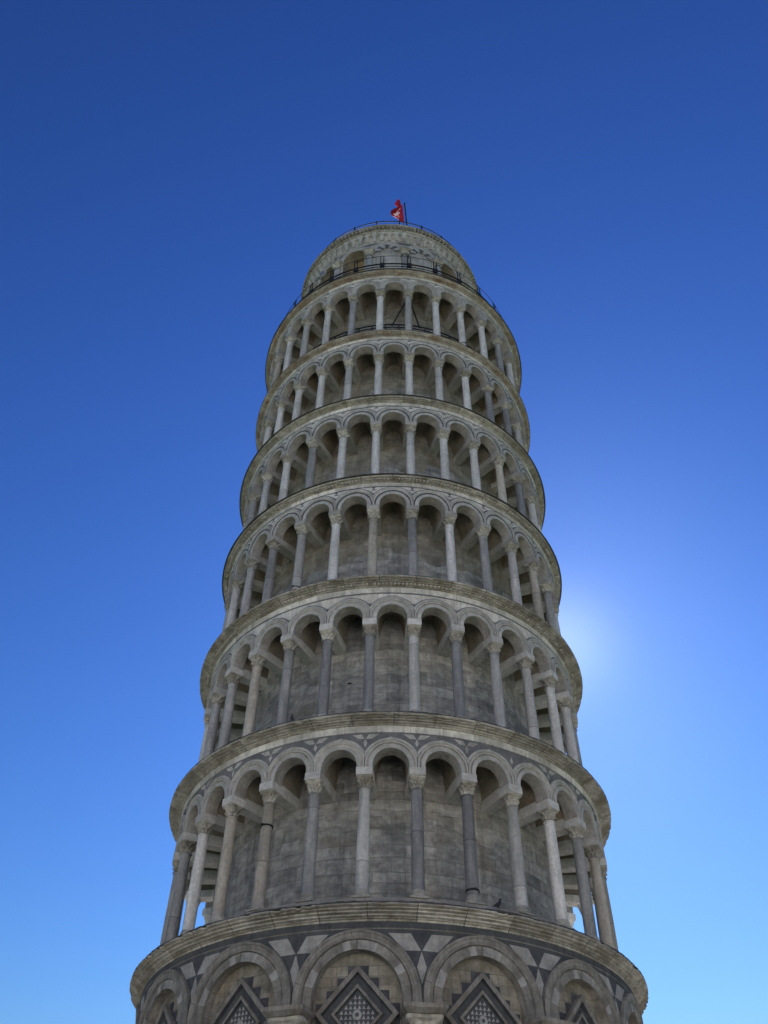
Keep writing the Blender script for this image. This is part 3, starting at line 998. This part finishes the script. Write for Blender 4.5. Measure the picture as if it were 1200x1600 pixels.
bco = link("belfry_cornice", mb.mesh("belfry_cornice", [CORNICE], 28), root, (BX, 0, BDZ))
bco.scale = (BS, BS, 1)

# ------------------------------------------------------------------ railings
def railing(R, zbase, rails, posts, pr, ph, double=0.0, a_off=0.0, label=None, lo=-90 - 125, hi=-90 + 125):
    mb = MB()
    z, r = rails[0]
    mb.ring(R, zbase + z, r, 220, 6)
    o = link("railing", mb.mesh("railing", [IRON], 60), root, label=label)
    for z, r in rails[1:]:
        mb = MB()
        mb.ring(R, zbase + z, r, 220, 6)
        link("rail", mb.mesh("rail", [IRON], 60), o)
    mb = MB()
    for s in ((-double, double) if double else (0,)):
        mb.box(-pr, pr, s - pr, s + pr, 0, ph)
    if double:
        mb.box(-0.05, 0.05, -double - 0.05, double + 0.05, 1.1, 1.5)
    pm = mb.mesh("post", [IRON], 0)
    for k in range(posts):
        d = a_off + 360.0 * k / posts
        dd = (d + 90 + 180) % 360 - 180
        if abs(dd) > 125:
            continue
        an = R_(d)
        link("post", pm, o, (R * math.cos(an), R * math.sin(an), zbase), an)
    return o

railing(7.22, Z[6], [(2.3, 0.016), (1.42, 0.046), (1.13, 0.026)], 30, 0.022, 2.3, 0.085, -90 - 4.6, "black iron terrace railing with paired posts")
railing(5.62, Z[7], [(1.14, 0.035), (0.6, 0.02)], 24, 0.035, 1.26, 0.0, -90 - 8.5, "black iron railing round the tower top").location = (BX, 0, 0)
railing(6.62, Z[5], [(2.0, 0.045), (1.74, 0.035), (1.3, 0.03), (0.8, 0.03)], 60, 0.028, 2.02, 0.0, -87, "black iron railing behind the columns of the top gallery")
mb = MB()
def cp(a, R, z):
    return (R * math.cos(R_(a)), R * math.sin(R_(a)), z)
for a in (-90.0, -77.5):
    mb = MB()
    mb.tube(cp(a, 6.6, Z[5] + 1.95), cp(-82.3, 6.6, Z[5] + 4.9), 0.042)
    link("brace_rod", mb.mesh("brace_rod", [IRON], 60), root)

# ------------------------------------------------------------------ things on the tower (placed in the tower's frame, kept top-level)
TW = Matrix.Rotation(LX, 4, 'Y') @ Matrix.Rotation(-LY, 4, 'X')

# flag
fl = bpy.data.objects.new("flag", None)
COL.objects.link(fl)
base = TW @ Vector(cp(-80.25, 5.4, Z[7] - 0.0))
top = TW @ Vector(cp(-82.25, 5.4, 57.3))
fl.location = base
tag(fl, "crumpled red flag with white cross flying from pole on the tower top", "flag")
d = top - base
mb = MB()
mb.tube((0, 0, 0), d, 0.045, 10)
mb.lathe([(0.0, d.z + 0.12), (0.06, d.z + 0.07), (0.07, d.z + 0.0), (0.03, d.z - 0.05)], 10, cx=d.x, cy=d.y)
link("flagpole", mb.mesh("flagpole", [IRON], 60), fl)

m, t, b_ = new_mat("red_flag_cloth")
k = NB(t)
tc = k.n("ShaderNodeTexCoord")
sp = k.n("ShaderNodeSeparateXYZ")
k.l(tc.outputs['UV'], sp.inputs[0])
ux = k.math('ABSOLUTE', k.math('SUBTRACT', sp.outputs[0], 0.5), 0)
uy = k.math('ABSOLUTE', k.math('SUBTRACT', sp.outputs[1], 0.5), 0)
# a cross with flared ends
arm_h = k.math('MULTIPLY', k.math('LESS_THAN', uy, k.math('ADD', 0.03, k.math('MULTIPLY', ux, 0.14))), k.math('LESS_THAN', ux, 0.22))
arm_v = k.math('MULTIPLY', k.math('LESS_THAN', ux, k.math('ADD', 0.03, k.math('MULTIPLY', uy, 0.14))), k.math('LESS_THAN', uy, 0.24))
cross = k.math('MAXIMUM', arm_h, arm_v)
hem = k.math('GREATER_THAN', sp.outputs[0], 2.0)
nz = k.noise(tc.outputs['Object'], 8.0)
red = k.mix(nz, (0.20, 0.007, 0.022), (0.34, 0.016, 0.036))
k.l(k.mix(cross, red, (0.50, 0.40, 0.41)), b_.inputs['Base Color'])
b_.inputs['Roughness'].default_value = 0.75
tr = k.n("ShaderNodeBsdfTranslucent")
k.l(k.mix(cross, red, (0.50, 0.40, 0.41)), tr.inputs[0])
ms = k.n("ShaderNodeMixShader")
ms.inputs[0].default_value = 0.12
k.l(b_.outputs[0], ms.inputs[1])
k.l(tr.outputs[0], ms.inputs[2])
k.l(ms.outputs[0], t.nodes["Material Output"].inputs[0])
FLAGM = m

mb = MB()
NU, NV = 30, 24
grid = []
for iv in range(NV + 1):
    v = iv / NV
    row = []
    for iu in range(NU + 1):
        u = iu / NU
        # crumpled cloth: a small knot blown up at the head, a wide wing to the left, a narrow tail down the pole
        t = 1 - v
        hoist = d * (0.98 - 0.62 * v)
        key = [(0.0, 0.55, 0.55), (0.12, 0.75, 0.62), (0.24, 0.45, 0.10), (0.42, 1.35, -0.62), (0.58, 1.15, -0.52), (0.72, 0.75, -0.62), (0.86, 0.22, -0.42), (1.0, 0.06, -0.30)]
        for (v0, r0, e0), (v1, r1, e1) in zip(key[:-1], key[1:]):
            if v <= v1 + 1e-9:
                q = (v - v0) / (v1 - v0)
                q = q * q * (3 - 2 * q)
                reach, rise = r0 + (r1 - r0) * q, e0 + (e1 - e0) * q
                break
        fold = 0.16 * math.sin(u * 8 + v * 5) * u + 0.10 * math.sin(v * 15 + u * 6) * u
        fold2 = 0.07 * math.sin(v * 12 - u * 9) * u
        p = hoist + Vector((-0.66 * reach * u - 0.14 + fold2, -0.2 * reach * u + fold, rise * u ** 1.3 + 0.4 * fold2))
        row.append(mb.vert(p))
    grid.append(row)
for iv in range(NV):
    for iu in range(NU):
        mb.face([grid[iv][iu], grid[iv][iu + 1], grid[iv + 1][iu + 1], grid[iv + 1][iu]], 0,
                [(iu / NU, iv / NV), ((iu + 1) / NU, iv / NV), ((iu + 1) / NU, (iv + 1) / NV), (iu / NU, (iv + 1) / NV)])
link("flag_cloth", mb.mesh("flag_cloth", [FLAGM], 80), fl)

# floodlight clamped to the terrace railing
fo = bpy.data.objects.new("floodlight", None)
COL.objects.link(fo)
fo.location = TW @ Vector(cp(-123.0, 7.26, Z[6] + 2.18))
fo.rotation_euler = (0, 0, R_(-123))
tag(fo, "small white floodlight on the terrace railing below the belfry", "floodlight")
mb = MB()
def slab(pts_in, depth):
    pass
mb.hexa([(0.02, -0.20, -0.10), (0.16, -0.23, -0.16), (0.02, 0.20, -0.10), (0.16, 0.23, -0.16),
         (0.02, -0.20, 0.10), (0.16, -0.23, 0.16), (0.02, 0.20, 0.10), (0.16, 0.23, 0.16)])
for s in range(-3, 4):
    mb.box(-0.03, 0.018, s * 0.055 - 0.008, s * 0.055 + 0.008, -0.09, 0.09)
WPAINT = plain("white_paint", (0.80, 0.80, 0.79), 0.4, 0, 0.05)
hs = link("housing", mb.mesh("housing", [WPAINT], 25), fo)
mb = MB()
mb.box(0.162, 0.170, -0.20, 0.20, -0.135, 0.135)
link("lens", mb.mesh("lens", [STEEL], 25), hs)
mb = MB()
for s in (-1, 1):
    mb.tube((0.09, s * 0.245, 0), (0.05, s * 0.245, -0.30), 0.014)
mb.tube((0.05, -0.26, -0.30), (0.05, 0.26, -0.30), 0.016)
mb.tube((0.05, 0, -0.30), (0.05, 0, -0.68), 0.02)
link("bracket", mb.mesh("bracket", [IRON], 60), fo)

# pigeons
PIG = plain("dark_plumage", (0.022, 0.024, 0.032), 0.55, 0, 0.4)
def pigeon(name, label, a, R, z, yaw, pitch, sc=1.0):
    """one continuous skinned body: tail, rump, breast, neck, head, beak and two legs"""
    V = [(-0.205, 0, 0.115), (-0.15, 0, 0.125), (-0.085, 0, 0.135), (-0.02, 0, 0.14), (0.045, 0, 0.15), (0.085, 0, 0.185), (0.10, 0, 0.225), (0.118, 0, 0.25), (0.145, 0, 0.246), (0.168, 0, 0.238),
         (-0.01, 0.028, 0.085), (-0.005, 0.03, 0.035), (0.0, 0.03, 0.006), (0.03, 0.032, 0.004), (-0.01, -0.028, 0.085), (-0.005, -0.03, 0.035), (0.0, -0.03, 0.006), (0.03, -0.032, 0.004)]
    Rr = [(0.030, 0.008), (0.034, 0.014), (0.05, 0.036), (0.062, 0.056), (0.058, 0.058), (0.04, 0.042), (0.028, 0.03), (0.027, 0.028), (0.012, 0.011), (0.004, 0.004),
          (0.018, 0.018), (0.006, 0.006), (0.005, 0.005), (0.004, 0.004), (0.018, 0.018), (0.006, 0.006), (0.005, 0.005), (0.004, 0.004)]
    E = [(0, 1), (1, 2), (2, 3), (3, 4), (4, 5), (5, 6), (6, 7), (7, 8), (8, 9), (3, 10), (10, 11), (11, 12), (12, 13), (3, 14), (14, 15), (15, 16), (16, 17)]
    cp_, sp_ = math.cos(pitch), math.sin(pitch)
    W = []
    for i, (x, y, zz) in enumerate(V):
        if i < 10:
            x, zz = x * cp_ - (zz - 0.13) * sp_, 0.13 + x * sp_ + (zz - 0.13) * cp_
        W.append((x * sc, y * sc, zz * sc))
    me = bpy.data.meshes.new(name)
    me.from_pydata(W, E, [])
    o = bpy.data.objects.new(name, me)
    COL.objects.link(o)
    md = o.modifiers.new("skin", 'SKIN')
    md.use_smooth_shade = True
    for i, r in enumerate(Rr):
        me.skin_vertices[0].data[i].radius = (r[0] * sc, r[1] * sc)
        me.skin_vertices[0].data[i].use_root = (i == 3)
    sb = o.modifiers.new("subd", 'SUBSURF')
    sb.levels = sb.render_levels = 2
    me.materials.append(PIG)
    o.location = TW @ Vector(cp(a, R, z))
    o.rotation_euler = (0, 0, yaw)
    tag(o, label, "pigeon", group="dark pigeons on the tower ledges")
    return o
pigeon("pigeon", "dark pigeon perched upright on the upper ledge, left of the middle columns", -113.0, 7.82, Z[1] + 0.18, R_(200), R_(42), 1.0)
pigeon("pigeon", "dark pigeon on the lowest ledge between two columns, right of the banded column", -67.2, 7.90, Z[0] + 0.24, R_(25), R_(20), 1.0)

# ------------------------------------------------------------------ ground
def ground_sheet(name, R0, R1, z, mat, n=96):
    mb = MB()
    mb.lathe([(R0, z), (R1, z)] if R0 else [(0.01, z), (R1, z)], n)
    o = link(name, mb.mesh(name, [mat], 0))
    o['kind'] = "structure"
    return o
GRASS = stone("lawn_grass", (0.035, 0.06, 0.02), (0.06, 0.095, 0.033), grain=30)
PAVE = stone("stone_paving", (0.19, 0.18, 0.165), (0.27, 0.26, 0.24), grain=20)
ground_sheet("ground", 0, 3000, -0.004, GRASS)
ground_sheet("paving", 0, 26, 0.0, PAVE)

# ------------------------------------------------------------------ unseen white cathedral behind the viewer, added to bounce sun onto the tower
CATH = stone("cathedral_marble", (0.62, 0.61, 0.57), (0.76, 0.75, 0.71), stain=(0.50, 0.46, 0.40), block=(1.4, 0.6), block_var=0.08, mortar_col=(0.4, 0.39, 0.36))
ROOF = plain("grey_roof_lead", (0.30, 0.31, 0.31), 0.7)
ca = bpy.data.objects.new("cathedral", None)
COL.objects.link(ca)
ca.location = (-8, -58, 0)
tag(ca, "unseen white marble cathedral, added behind the viewer to light the tower", "cathedral")
def gable_block(x0, x1, y0, y1, h, rise):
    """walls of one block"""
    mb = MB()
    ym = (y0 + y1) / 2
    for y in (y0, y1):
        mb.poly([(x0, y, 0), (x1, y, 0), (x1, y, h), (x0, y, h)], 0, [(x0, 0), (x1, 0), (x1, h), (x0, h)])
    for x in (x0, x1):
        mb.poly([(x, y0, 0), (x, y1, 0), (x, y1, h), (x, ym, h + rise), (x, y0, h)], 0, [(y0, 0), (y1, 0), (y1, h), (ym, h + rise), (y0, h)])
    rf = MB()
    for a, b in ((y0 - 0.5, ym), (ym, y1 + 0.5)):
        za, zb = (h - 0.3, h + rise + 0.1) if b == ym else (h + rise + 0.1, h - 0.3)
        rf.hexa([(x0 - 0.4, a, za), (x1 + 0.4, a, za), (x0 - 0.4, b, zb), (x1 + 0.4, b, zb),
                 (x0 - 0.4, a, za + 0.3), (x1 + 0.4, a, za + 0.3), (x0 - 0.4, b, zb + 0.3), (x1 + 0.4, b, zb + 0.3)])
    wl = link("wall", mb.mesh("wall", [CATH], 0), ca)
    link("roof", rf.mesh("roof", [ROOF], 0), wl)
    return wl
GLASS = plain("dark_window", (0.03, 0.035, 0.04), 0.2)
nave = gable_block(-48, 48, -15.5, -1.5, 30, 5)
aisle = gable_block(-48, 48, -20, 0, 15, 4)
gable_block(-9, 9, -40, 8, 26, 6)
wm = MB()
P = arch_pts(0.9, 0, 3.2, 12)
for (s0, z0_), (s1, z1_) in zip(P[:-1], P[1:]):
    if abs(s0 - s1) > 1e-6:
        wm.poly([(s0, 0, 0), (s1, 0, 0), (s1, 0, z1_), (s0, 0, z0_)])
wm = wm.mesh("window", [GLASS], 0)
fm = MB()
for q in range(-48, 49, 6):
    fm.box(q - 0.35, q + 0.35, 0.003, 0.35, 0.0, 14.2)
fm.box(-48, 48, 0.003, 0.5, 14.21, 14.9)
link("pilasters", fm.mesh("pilasters", [CATH], 0), aisle)
for q in range(-45, 46, 6):
    if abs(q) > 10:
        link("window", wm, aisle, (q, 0.02, 6.5))
        link("window", wm, nave, (q, -1.48, 22))
